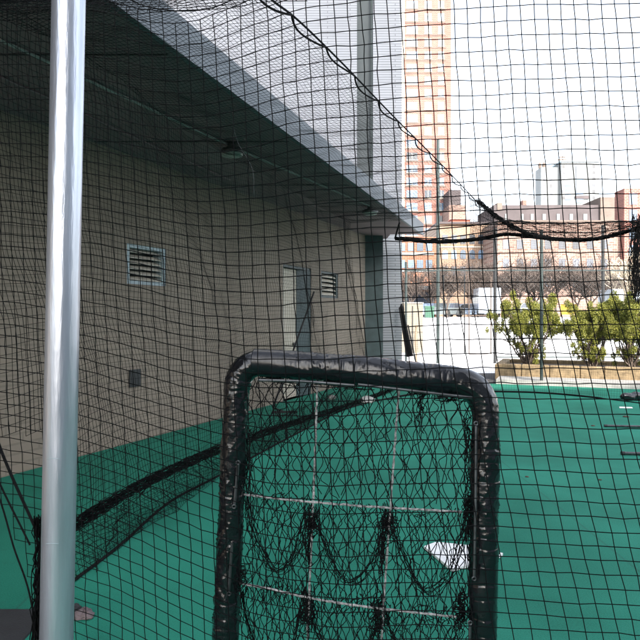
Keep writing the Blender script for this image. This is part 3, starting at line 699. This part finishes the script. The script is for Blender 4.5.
# columns: integrate px positions so that the mesh stays square in space
cols = [-420.]
while cols[-1] < 1150: cols.append(cols[-1]+MS*F/float(Yn(cols[-1])))
cols = np.array(cols); nr = 72
rows_ = np.arange(nr)
G = np.zeros((len(cols), nr, 3)); PXY = np.zeros((len(cols), nr, 2))
jw = wob((len(cols), nr), .5, 1)+wob((len(cols), nr), .3, 8); jw2 = wob((len(cols), nr), .4, 1)+wob((len(cols), nr), .25, 8); jy = wob((len(cols), nr), 1.0, 14)
for i, c in enumerate(cols):
    Yc = float(Yn(c)); cell = MS*F/Yc
    py = HZ+(CH-(3.36-rows_*MS*1.05))*F/Yc
    tn = np.clip((py+100)/740, 0, 1)
    dr_ = float(drop(c))
    dr_ = dr_+20*np.exp(-((c-180)/70)**2)*np.clip(1-(py+60)/260, 0, 1)
    dr_ = dr_+np.clip((c-420)/220, 0, 1.6)*12*np.clip((py-300)/300, 0, 1.5)
    right = 1/(1+math.exp(-(c-420)/60))
    pyy = py+dr_+1.1*jw[i]
    pxx = c+(.035+.05*right)*(pyy-100)+right*.17*np.clip(pyy-290, 0, 600)+1.1*jw2[i]-(1-right)*4*np.sin(pyy/190.+c/90)
    PXY[i, :, 0] = pxx; PXY[i, :, 1] = pyy
    Yy = Yc+.012*jy[i]
    G[i] = np.stack([(pxx-320)/F*Yy, Yy, CH+(HZ-pyy)/F*Yy], -1)
top = crv([-600, 60, 108, 120, 140, 160, 180, 200, 220, 240, 270, 330, 1300], [-400, -350, -20, 1, 6, 11, 13, 12, 8, -1, -40, -400, -400])
mask = (PXY[..., 1] > top(PXY[..., 0])) & (G[..., 2] > .015)
# lower left: the panel is pulled up to the pole
lowl = np.interp(PXY[..., 0], [-600, 0, 30, 42, 60, 62], [150, 500, 590, 640, 640, 5000])
mask &= PXY[..., 1] < lowl
fr = empty('front_net', (0, 2.1, 0), 'square mesh black net hanging across the whole view before the screen', 'net')
net_obj('net_panel', G, .00165, M['net'], fr, mask, 4, kn=.0029)
# scalloped head rope
P = [at(x, float(top(x))-1, float(Yn(x))) for x in np.linspace(100, 275, 24)]
MB().tube(P, .0022, 6).build('head_rope', M['rope'], fr)
# trimmed edge rope at lower left + two ropes
P = [at(x, y, 2.5) for x, y in ((-60, 395), (-20, 455), (0, 500), (14, 548), (28, 588), (38, 640))]
MB().tube(spline(P, 30), .0035, 6).build('edge_rope', M['rope'], fr)
for off, (a, c) in enumerate((((-30, 350), (37, 532)), ((-40, 372), (30, 545)))):
    P = [at(a[0], a[1], 2.45), at((a[0]+c[0])/2-4, (a[1]+c[1])/2+5, 2.5), at(c[0], c[1], 2.5)]
    MB().tube(spline(P, 20), .0058-.002*off, 6).build('tie_rope', M['rope'], fr)
# gathered net by the pole
n = 110; ST = []
for k in range(n):
    w0 = rng.normal(0, 3); x0 = 45+rng.normal(0, 4); xb = 27+rng.normal(0, 12)
    pts = []
    for t in np.linspace(0, 1, 26):
        y = 518+t*330+rng.normal(0, 1.5)
        x = x0+(xb-x0)*t**1.4+5*math.sin(t*14+k)*t+rng.normal(0, 2.2)
        Yq = 2.5+rng.normal(0, .03)*(.5+t)
        p = at(x, y, Yq); p[2] = max(p[2], .01); pts.append(p)
    ST.append(pts)
V, Fc = strands(np.array(ST), .0022, 4); mesh_obj('gathered_net', V, Fc, M['roll'], fr)

# ------------------------------------------------------------------ cage net: side, roof, back
cg = empty('cage_net', (0, 7, 0), 'batting cage netting of side, roof and far panels behind the screen', 'net')
sideX = lambda Y: np.interp(Y, [1.5, 2.4, 3.76, 6.24, 9, 11.5, 12.6, 15], [-1.9, -1.75, -1.47, -.98, -.12, .66, 1.0, 1.6])
Ys = np.arange(2.1, 12.6, .046); Zs = np.arange(.01, 3.50, .046)
A = np.zeros((len(Ys), len(Zs), 3)); wv = wob((len(Ys), len(Zs)), .012, 12)
for i, y in enumerate(Ys):
    tz = Zs/3.5
    bel = .10*np.sin(y*2.2+tz*2)*np.sin(tz*math.pi)
    xt = sideX(y)-.38*tz
    A[i] = np.stack([xt+bel+wv[i], np.full_like(Zs, y)+.03*np.sin(Zs*3+y), Zs+.05*math.sin(y*1.7)*np.clip(tz*3, 0, 1)], -1)
smask = (A[..., 1] > 3.72) | (A[..., 2] > .95)
net_obj('side_net', A, .0016, M['net'], cg, smask, 3)
# rolled roll near the floor + hem
P = [at(*p) for p in ((56, 537, 3.6), (74, 525, 3.74), (150, 480, 4.7), (220, 449, 6.1), (290, 424, 8.2), (355, 403, 11.0), (395, 388, 13.2))]
P = spline(P, 160); ST = []
for k in range(44):
    a = rng.uniform(0, 6.28); q = rng.uniform(.05, 1.3)**.5*.040; ph = np.linspace(0, 60, 160)*rng.uniform(.8, 1.3)
    off = np.stack([0*ph, q*np.cos(a+ph*.35), q*np.sin(a+ph*.35)], -1)+rng.normal(0, .004, (160, 3))
    ST.append(P+off)
V, Fc = strands(np.array(ST), .0026, 3); mesh_obj('rolled_net', V, Fc, M['roll'], cg)
P = [at(*p) for p in ((58, 594, 3.6), (74, 580, 3.72), (120, 545, 4.3), (170, 502, 5.3), (220, 475, 6.2), (300, 432, 8.5), (355, 406, 10.9), (430, 392, 12.9), (500, 391.5, 13.0), (560, 394, 12.6), (640, 403, 11.3), (720, 415, 9.9)) ]
P = spline(P, 200); P[:, 2] = np.maximum(P[:, 2], .012)
MB().tube(P, np.where(P[:, 1] > 12, .019, .010), 6).build('hem_rope', M['rope'], cg)
# extra loose net draped between roll and hem, folded
Zq = np.linspace(0, 1, 13); Yq = np.arange(3.8, 11.5, .05); D = np.zeros((len(Yq), 13, 3)); dw = wob((len(Yq), 13), .02, 4)
for i, y in enumerate(Yq):
    D[i] = np.stack([sideX(y)-.02-.10*np.sin(Zq*3.1)+dw[i]*2, np.full(13, y)+dw[i], .01+Zq*.32], -1)
net_obj('skirt_net', D, .0019, M['net'], cg, None, 3)
# roof
ropeX = lambda Y: -.34+.437*(Y-4.4)
Yr = np.arange(2.42, 12.6, .045); na = 52
Bq = np.zeros((len(Yr), na, 3)); rw = wob((len(Yr), na), .012, 10)
for i, y in enumerate(Yr):
    a = np.linspace(0, 1, na)
    xl = sideX(y)-.38; xr = max(ropeX(y), -.05-.35*(y-2.42))
    up = min(1, (y-2.42)/2.2); up = up*(2-up)
    zf = 2.80+.0*a; zr = 3.47+(3.84-3.47)*a
    sg = -.07*np.sin(a*math.pi)*(1+.4*math.sin(y*1.3))
    Bq[i] = np.stack([xl+(xr-xl)*a+.02*np.sin(y*4+a*6), np.full(na, y)+.03*np.sin(a*9+y), zf+(zr-zf)*up+sg*up+rw[i]], -1)
net_obj('roof_net', Bq, .0016, M['net'], cg, None, 3)
# edge cable with laced rope
P = [at(250, -22, 4.1), at(272, 0, 4.4), at(300, 20+2, 4.9), at(345, 66, 5.8), at(395, 118, 7.2), at(440, 163, 9.1), at(482, 207, 12.4)]
Pc = spline(P, 140); MB().tube(Pc, .0085, 6).build('edge_cable', M['rope'], cg)
t = np.linspace(0, 1, 140); ncyc = 13; L = []
s_ = np.concatenate([[0], np.cumsum(np.linalg.norm(np.diff(Pc, axis=0), axis=1))]); tt = s_/s_[-1]
for i in range(140):
    ph = (tt[i]*ncyc) % 1; sag = 4*ph*(1-ph)*(.05+.012*math.sin(int(tt[i]*ncyc)*2.3))
    L.append(Pc[i]+np.array([-.02*math.sin(ph*6.28)-.35*sag, 0, -sag]))
MB().tube(L, .0085, 6).build('laced_rope', M['rope'], cg)
# far panel
def backY(px): return np.interp(px, [380, 500, 560, 640, 760], [13.1, 13.0, 12.6, 11.6, 10.6])
lowk = spline([(395, 238.5, 0), (437, 242, 0), (475, 239.5, 0), (505, 234.5, 0), (524, 235.5, 0), (569, 240, 0), (602, 238, 0), (640, 229, 0), (700, 222, 0)], 120)
lowf = lambda x: np.interp(x, lowk[:, 0], lowk[:, 1])
cx = []; x = 404.
while x < 705: cx.append(x); x += .0445*F/12.4
Gb = np.zeros((len(cx), 72, 3)); bw_ = wob((len(cx), 72), .01, 6)
for i, x in enumerate(cx):
    y = float(backY(x)); zt = PZ(float(lowf(x)), y); z = np.linspace(.02, zt, 72)
    Gb[i] = np.stack([np.full(72, PX(x, y))+bw_[i]+.04*np.sin(z*2+x/9), np.full(72, y)+bw_[i]*3, z], -1)
net_obj('far_net', Gb, .0011, M['net'], cg, None, 3)
Pl = np.array([at(x, y, float(backY(x))) for x, y, _ in lowk]); ST = []
for k in range(40):
    a = rng.uniform(0, 6.28); q = rng.uniform(.1, 1)**.5*.035; ph = np.linspace(0, 30, 120)
    ST.append(Pl+np.stack([0*ph, q*np.cos(a+ph*.3), q*np.sin(a+ph*.3)], -1)+rng.normal(0, .006, (120, 3)))
V, Fc = strands(np.array(ST), .006, 3); mesh_obj('sagging_roll', V, Fc, M['net'], cg)
MB().tube(spline([at(395, 238.5, 13.1), at(397, 231, 13.2), at(399.5, 222.5, 13.2)], 12), .02, 6).build('tie_rope', M['roll'], cg)
# translucent folded band above the roll
upk = np.array([(440, 163), (462, 186), (482, 206), (505, 219), (530, 222), (580, 223), (640, 220), (700, 214)])
cxx = np.arange(470, 700, 1.7); nb = 34; Gt = np.zeros((len(cxx), nb, 3)); tw_ = wob((len(cxx), nb), .015, 2)
for i, x in enumerate(cxx):
    y = float(backY(x))-.1; u_ = np.interp(x, upk[:, 0], upk[:, 1]); lo = float(lowf(x))
    py = np.linspace(u_, max(lo, u_+2), nb)
    Gt[i] = np.stack([PX(x, y)+tw_[i], y+tw_[i]*3, PZ(py, y)+tw_[i]], -1)
net_obj('folded_band', Gt, .0042, M['net'], cg, None, 3)
P = spline([at(478, 200, 12.6), at(492, 213, 12.6), at(509, 225, 12.6), at(530, 234, 12.6), at(552, 239.5, 12.5)], 30); ST = []
for k in range(30):
    ST.append(P+rng.normal(0, .022, (1, 3))+rng.normal(0, .012, (30, 3)))
V, Fc = strands(np.array(ST), .006, 3); mesh_obj('sagging_roll', V, Fc, M['net'], cg)
for pts in ([(398, 233), (420, 232), (437, 229), (470, 226), (505, 221), (530, 222)], [(400, 237), (437, 238.5), (480, 233), (510, 229), (545, 232), (600, 232), (640, 224)]):
    P = [at(x, y, 12.5) for x, y in pts]; MB().tube(spline(P, 50), .012, 5).build('line_rope', M['rope'], cg)
# hanging bundle at the right edge
ST = []
for k in range(75):
    x0 = 639+rng.normal(0, 3.2); pts = []
    for t in np.linspace(0, 1, 20):
        pts.append(at(x0+rng.normal(0, 1.0)-5*math.sin(t*2.5)*(k % 3)/2, 220+t*78+6*math.sin(k), 11.5+rng.normal(0, .05)))
    ST.append(pts)
V, Fc = strands(np.array(ST), .005, 3); mesh_obj('gathered_net', V, Fc, M['net'], cg)
# loose cord dangling from the roof net
MB().tube(spline([at(*p) for p in [(228, 66, 6), (230, 105, 6), (237, 140, 6), (252, 168, 6), (254, 195, 6)]], 30), .0016, 5).build('loose_cord', M['recess'], cg)

# ------------------------------------------------------------------ padded pocket screen
sc = empty('pitching_screen', (.12, 2.3, 0), 'black padded upright pitching screen with white strapped pocket net', 'pitching screen')
TL, TR = at(238, 361, 2.36), at(486, 383, 2.27)
BLc = np.array([-.372, 2.34, .06]); BRc = np.array([.578, 2.22, .06])
def plane(s, t):     # s 0..1 left-right, t 0..1 top-bottom
    return (TL*(1-s)+TR*s)*(1-t)+(BLc*(1-s)+BRc*s)*t
def scr(px, py, dy=0.):   # a point of the screen plane seen at a pixel (used to lay the straps out)
    s, t = .5, .3
    for _ in range(12):
        p = plane(s, t); e = 1e-3
        f = lambda q: np.array([320+F*q[0]/q[1], HZ+F*(CH-q[2])/q[1]])
        J = np.stack([(f(plane(s+e, t))-f(p))/e, (f(plane(s, t+e))-f(p))/e], 1)
        ds = np.linalg.solve(J, np.array([px, py])-f(p)); s += ds[0]; t += ds[1]
    q = plane(s, t); return q*(1+dy/q[1])
def pad(name, path, r, seed, m='pad', wr=1., nc=40):
    r2 = np.random.default_rng(seed); P = np.array(path, float); L = len(P); n = 44
    T = np.gradient(P, axis=0); T /= np.linalg.norm(T, axis=1)[:, None]
    N = np.cross(T, np.array([0, 1., 0])); N /= np.linalg.norm(N, axis=1)[:, None]; Bv = np.cross(T, N)
    th = 2*np.pi*np.arange(n)/n; s = np.concatenate([[0], np.cumsum(np.linalg.norm(np.diff(P, axis=0), axis=1))])
    D = np.zeros((L, n))
    for k in range(nc):      # helical tape creases and sharp folds
        fs = r2.uniform(-45, 45); fa = r2.integers(2, 6)*r2.choice([-1, 1]); ph = r2.uniform(0, 6.28); c0 = r2.uniform(0, s[-1]); wd = r2.uniform(.03, .12)
        w_ = np.sin(fs*s[:, None]+fa*th[None]+ph); w_ = 1-np.abs(w_)
        D += (w_**6)*np.exp(-((s[:, None]-c0)/wd)**2)*r2.uniform(.0015, .0045)*wr*r2.choice([1, 1, -1])
    D += .0015*np.sin(s[:, None]*18+th[None]*2)
    for k in range(int(s[-1]/.16)):   # tape bands
        c0 = r2.uniform(0, s[-1]); hw = r2.uniform(.018, .03); sk = r2.uniform(-.02, .02)
        D += .0012*((np.abs(s[:, None]-c0+sk*np.sin(th)[None]) < hw))-.0015*np.exp(-((np.abs(s[:, None]-c0+sk*np.sin(th)[None])-hw)/.004)**2)
    rr = r+D
    V = P[:, None]+rr[..., None]*(np.cos(th)[None, :, None]*N[:, None]+np.sin(th)[None, :, None]*Bv[:, None])
    idx = np.arange(L*n).reshape(L, n); Fs = np.stack([idx[:-1], np.roll(idx, -1, 1)[:-1], np.roll(idx, -1, 1)[1:], idx[1:]], -1).reshape(-1, 4)
    V = V.reshape(-1, 3)
    Fl = [tuple(int(q) for q in f) for f in Fs]+[tuple(range(n))[::-1], tuple(range((L-1)*n, L*n))]
    return mesh_obj(name, V, Fl, M[m], sc, smooth=True)
ux = (TR-TL)/np.linalg.norm(TR-TL); dl = (BLc-TL)/np.linalg.norm(BLc-TL); drr = (BRc-TR)/np.linalg.norm(BRc-TR)
def arc(a, c, b_, n=24):
    t = np.linspace(0, 1, n)[:, None]; return (1-t)**2*a+2*t*(1-t)*c+t*t*b_
def lin(a, b_, n): return a+(b_-a)*np.linspace(0, 1, n)[:, None]
rc = .10
toppath = np.vstack([lin(TL+ux*rc*.6, TR-ux*rc*1.3, 230)])
toppath[:, 2] += .006*np.sin(np.linspace(0, math.pi, len(toppath)))
pad('top_pad', toppath, .052, 3, 'padtop', .9, 18)
lc = np.vstack([arc(TL+ux*rc*1.05, TL+np.array([0, 0, .0]), TL+dl*rc*1.2, 60), lin(TL+dl*(rc*1.2+.008), BLc, 330)])
pad('left_pad', lc, .048, 4, wr=1.4)
rcp = np.vstack([arc(TR-ux*rc*1.35, TR, TR+drr*rc*1.3, 60), lin(TR+drr*(rc*1.3+.008), BRc, 330)])
pad('right_pad', rcp, .050, 5, wr=1.0)
pad('bottom_pad', lin(BLc+ux*.02, BRc-ux*.02, 160), .046, 6)
# lacing rods
def rodp(pts, r=.0055, name='lacing_rod'):
    MB().tube(spline([scr(*p) for p in pts], 24), r, 8).build(name, M['rod'], sc)
rodp([(258, 370, -.055), (300, 371, -.055), (355, 375, -.055)]); rodp([(358, 374, -.055), (420, 381, -.055), (472, 387, -.055)])
rodp([(476, 414, -.055), (475.5, 490, -.055), (474, 566, -.055)]); rodp([(470, 612, -.055), (469, 690, -.055)])
rodp([(238, 455, -.055), (234.5, 494, -.055)]); rodp([(232, 533, -.055), (229, 582, -.055)])
for px, py in ((476, 412), (474, 567), (470, 611), (234, 496), (229, 583), (238, 452)):
    c = scr(px, py, -.058); MB().tube([c+.0065*np.array([math.cos(a), 0, math.sin(a)]) for a in np.linspace(0, 6.3, 18)], .003, 6).build('ring', M['rod'], sc)
# straps
def strap(pts, r=.0042):
    P = spline([scr(*p) for p in pts], 90); P += rng.normal(0, .0007, P.shape)
    MB().tube(P, r*(1+.15*np.sin(np.arange(90)*1.3)), 7).build('divider_strap', M['strap'], sc)
strap([(317.5, 372), (316, 430), (313.5, 495), (309, 600), (305, 690)])
strap([(400, 380), (396, 430), (391, 500), (382, 630), (379, 690)])
strap([(244, 494.5), (290, 500), (360, 506), (410, 509), (462, 512)])
strap([(230, 581), (270, 589), (310, 598), (360, 606), (456, 617)])
# slack netting: zigzag strands tied at alternate knots
def slack(px0, px1, py0, py1, n, m_, jit, depth, seed, r=.0016, bulge=0., pull=0.):
    r2 = np.random.default_rng(seed); ST = []
    offx = wob((n, m_), 1., 2); offz = wob((n, m_), 1., 2)
    dx = (px1-px0)/n
    K = np.zeros((n, m_, 3))
    for i in range(n):
        for j in range(m_):
            a = (i+.5)/n; t = j/(m_-1)
            x = px0+(i+.5)*dx+(.46*dx)*(1 if (i+j) % 2 else -1)+jit*.6*offx[i, j]
            y = py0+t*(py1-py0)+jit*.9*offz[i, j]
            if pull: x = x+(px0+(px1-px0)*.5-x)*pull*math.sin(t*math.pi)
            dd = depth+bulge*math.sin(a*math.pi)*math.sin(min(1, t*1.1)*math.pi)**.7+r2.normal(0, .01)
            K[i, j] = scr(x, y, dd)
    for i in range(n):
        P = spline(K[i], m_*4); P += r2.normal(0, .0002, P.shape); ST.append(P)
    return strands(np.array(ST), r, 4), K
(v1, f1), K1 = slack(246, 476, 372, 690, 25, 25, 1.7, .01, 31)
tn = merge([(v1, f1), knots(K1[::1, ::2], .003)])
mesh_obj('target_net', tn[0], tn[1], M['net'], sc)
pk_cells = [(246, 315, 384, 498), (315, 395, 384, 504), (395, 474, 388, 510), (243, 312, 500, 590), (312, 390, 506, 602), (388, 470, 512, 612), (238, 308, 590, 690), (306, 384, 600, 690), (382, 466, 612, 690)]
for q, (a, c, d0, e) in enumerate(pk_cells):
    upper = q < 3
    (v, f), K = slack(a, c, d0+4, e+(0 if upper else 20), 10 if upper else 19, 8 if upper else 11, 2.6, .04, 50+q, bulge=.07 if upper else .13, pull=.12)
    prt = [(v, f), knots(K[:, ::2], .003)]
    if not upper:
        for dd in (0, .03):
            rim = [scr(a+5+rng.normal(0, 1), d0+6, .03), scr(a+8, d0+(e-d0)*.4, .06+dd), scr(a+(c-a)*.3, d0+(e-d0)*.85, .10+dd), scr(a+(c-a)*.5, e-2+dd*100, .11), scr(a+(c-a)*.75, d0+(e-d0)*.78, .09), scr(c-9, d0+(e-d0)*.4, .05+dd), scr(c-3, d0+6, .03)]
            P = spline(rim, 50); ss = [P+rng.normal(0, .0025, P.shape)+rng.normal(0, .007, (1, 3)) for _ in range(4)]
            prt.append(strands(np.array(ss), .0014, 4))
    V, Fc = merge(prt); mesh_obj('pocket_net', V, Fc, M['net'], sc)
# knotted clumps where straps cross, and lashings under the top rail
def clump(px, py, sx, sy, n, seed, name='lashing', r=.0016, d=0.0):
    r2 = np.random.default_rng(seed); ST = []
    for k in range(n):
        P = [scr(px+r2.normal(0, sx), py+r2.normal(0, sy), d+r2.normal(0, .012)) for _ in range(6)]
        P.sort(key=lambda q: q[2]); ST.append(spline(P, 22))
    V, Fc = strands(np.array(ST), r, 4); mesh_obj(name, V, Fc, M['net'], sc)
for k, a in enumerate([(311, 523, 3.2, 7, 22), (309, 545, 2.4, 13, 12), (388, 524, 4, 9, 20), (382, 550, 2.6, 14, 11), (307, 612, 4.6, 13, 26), (378, 618, 4.4, 12, 20), (468, 510, 3, 12, 14), (462, 608, 4.2, 10, 18), (240, 575, 4, 9, 14), (421, 390, 6, 3.5, 14), (421, 405, 2.5, 12, 8), (288, 376, 12, 3, 18), (345, 380, 14, 3.5, 20), (452, 394, 9, 4, 18), (466, 440, 2.5, 25, 8), (248, 470, 3, 40, 9), (470, 560, 2.5, 30, 10)]):
    clump(*a, 90+k)
for k in range(22):
    x = 262+k*9.2; y0_ = 372+(x-258)*.08
    P = [scr(x, y0_-3, -.0), scr(x+rng.normal(0, 2), y0_+1, -.01), scr(x+rng.normal(0, 3), y0_+6+rng.uniform(0, 6), 0), scr(x+4, y0_+1, .01)]
    MB().tube(spline(P, 14), .0018, 5).build('tie', M['rope'], sc)

# ------------------------------------------------------------------ things on the turf
def floor(px, py, z=0.): Y = F*(CH-z)/(py-HZ); return np.array([(px-320)/F*Y, Y, z])
hp = [floor(424, 549), floor(436, 544.5), floor(470, 548), floor(503, 556), floor(498, 560), floor(452, 572.5)]
MB().prism([(p[0], p[1]) for p in hp], .004, .02).build('home_plate', M['plate'])
tag(bpy.data.objects['home_plate'], 'white home plate on the turf behind the right side of the screen', 'home plate')
def rod_on_floor(name, a, c, r, label, m='rod'):
    A1, B1 = floor(*a), floor(*c); A1[2] = B1[2] = r+.002
    t = empty(name, A1*[1, 1, 0], label, 'pipe', 'pipes lying on the turf')
    MB().tube([A1, B1], r, 12).build('tube', M[m], t)
    e = (A1-B1)/np.linalg.norm(A1-B1); MB().tube([A1-e*.03, A1+e*.012], r*1.15, 12).build('end_cap', M['postd'], t)
rod_on_floor('steel_pipe', (605, 427), (690, 429), .017, 'farther thin grey pipe lying on the turf at the right edge', 'rod')
rod_on_floor('steel_pipe', (622, 455), (700, 457), .019, 'nearer grey pipe lying on the turf at the right edge', 'rod')
# black padded roll by the far hem
A1 = floor(621, 401); B1 = floor(672, 398)
P = [A1*(1-t)+B1*t for t in np.linspace(0, 1, 26)]
for i, p in enumerate(P): p[2] = .075+.012*math.sin(i*1.1)
rr = np.array([.03, .055, .07]+[.075+.008*math.sin(i*2.1) for i in range(23)])
pr = empty('padded_roll', P[0]*[1, 1, 0], 'black padded roll on the far turf at the right edge', 'padding')
MB().tube(P, rr, 14).build('padding', M['pad'], pr, smooth=True)
for i in (5, 12, 19): MB().tube([P[i]-(P[1]-P[0])*.3, P[i]+(P[1]-P[0])*.3], rr[i]+.006, 14).build('tape_band', M['rod'], pr)
c = floor(625, 408); MB().prism([(c[0]-.12, c[1]-.05), (c[0]+.1, c[1]-.07), (c[0]+.14, c[1]+.04), (c[0]-.06, c[1]+.08)], .003, .012).build('paper_scrap', M['plate'])
tag(bpy.data.objects['paper_scrap'], 'small white scrap on the turf near the black padded roll', 'paper scrap')
for x, y, r in ((593, 426, .03), (626, 417, .05), (527, 477, .02), (600, 480, .018)):
    c = floor(x, y); MB().lathe((*c[:2], .002), [(r, 0), (r*.9, r*.25), (r*.4, r*.4)], 7).build('leaf_litter', M['soil'])
for k, o in enumerate([o for o in bpy.data.objects if o.name.startswith('leaf_litter')]):
    tag(o, ['brown bit of litter left of the farther pipe', 'brown bit of litter behind the farther pipe', 'tiny brown bit of litter on open turf near the screen', 'tiny brown bit of litter on turf left of the nearer pipe'][k], 'litter', 'litter on the turf')
# glove-like scrap by the pole foot
c = floor(80, 617); gl = empty('crumpled_rag', c, 'crumpled grey and black rag on turf right of the steel pole', 'rag')
def blob(c, s, seed, m, name, par):
    r2 = np.random.default_rng(seed); n, k = 20, 10; V = []
    for j in range(k+1):
        ph = math.pi*j/k
        for i in range(n):
            th = 2*math.pi*i/n; q = 1+.22*math.sin(3*th+seed)*math.sin(ph)+r2.normal(0, .07)
            V.append((c[0]+s[0]*q*math.sin(ph)*math.cos(th), c[1]+s[1]*q*math.sin(ph)*math.sin(th), max(.004, c[2]+s[2]*q*math.cos(ph))))
    Fs = [(j*n+i, j*n+(i+1) % n, (j+1)*n+(i+1) % n, (j+1)*n+i) for j in range(k) for i in range(n)]
    return mesh_obj(name, V, Fs, m, par, smooth=False)
blob(c+[0.02, 0, .012], (.055, .05, .03), 3, M['scrap'], 'light_fold', gl); blob(c+[-.07, .03, .012], (.06, .06, .035), 5, M['cloth'], 'dark_fold', gl)
# long rake leaning on the wall
a_ = np.array([PX(273, 10.4), 10.4, .06]); Yt = 12.6; t_ = np.array([PX(314, Yt), Yt, PZ(292, Yt)])
rk = empty('garden_rake', a_*[1, 1, 0], 'long handled black rake leaning across the door wall', 'rake')
MB().tube([a_, t_], .018, 8).build('handle', M['cloth'], rk)
hb_ = np.array([PX(285, 9.9), 9.9, .07]); b = MB(); b.box(hb_, (.40, .04, .03))
b.tube([a_, hb_], .014, 6)
b.build('head', M['cloth'], rk)
b = MB()
for i in range(11): b.box((hb_[0]-.19+i*.038, hb_[1]-.005, .035), (.012, .014, .06))
b.build('tine', M['cloth'], rk)
# crumpled white plastic on the far turf
for k, (x, y, s_) in enumerate(((367, 399, .13), (332, 396, .08))):
    c = floor(x, y+4); o = blob(c+[0, 0, .05], (s_*.9, s_*.7, s_*.6), 9+k, M['concrete'], 'crumpled_plastic', None)
    tag(o, ['larger pale crumpled plastic on turf seen through the screen top', 'smaller pale crumpled plastic left of the larger one'][k], 'litter', 'crumpled plastic on the turf')

# drop leftover guide copies
for m in list(bpy.data.meshes):
    if m.users == 0: bpy.data.meshes.remove(m)
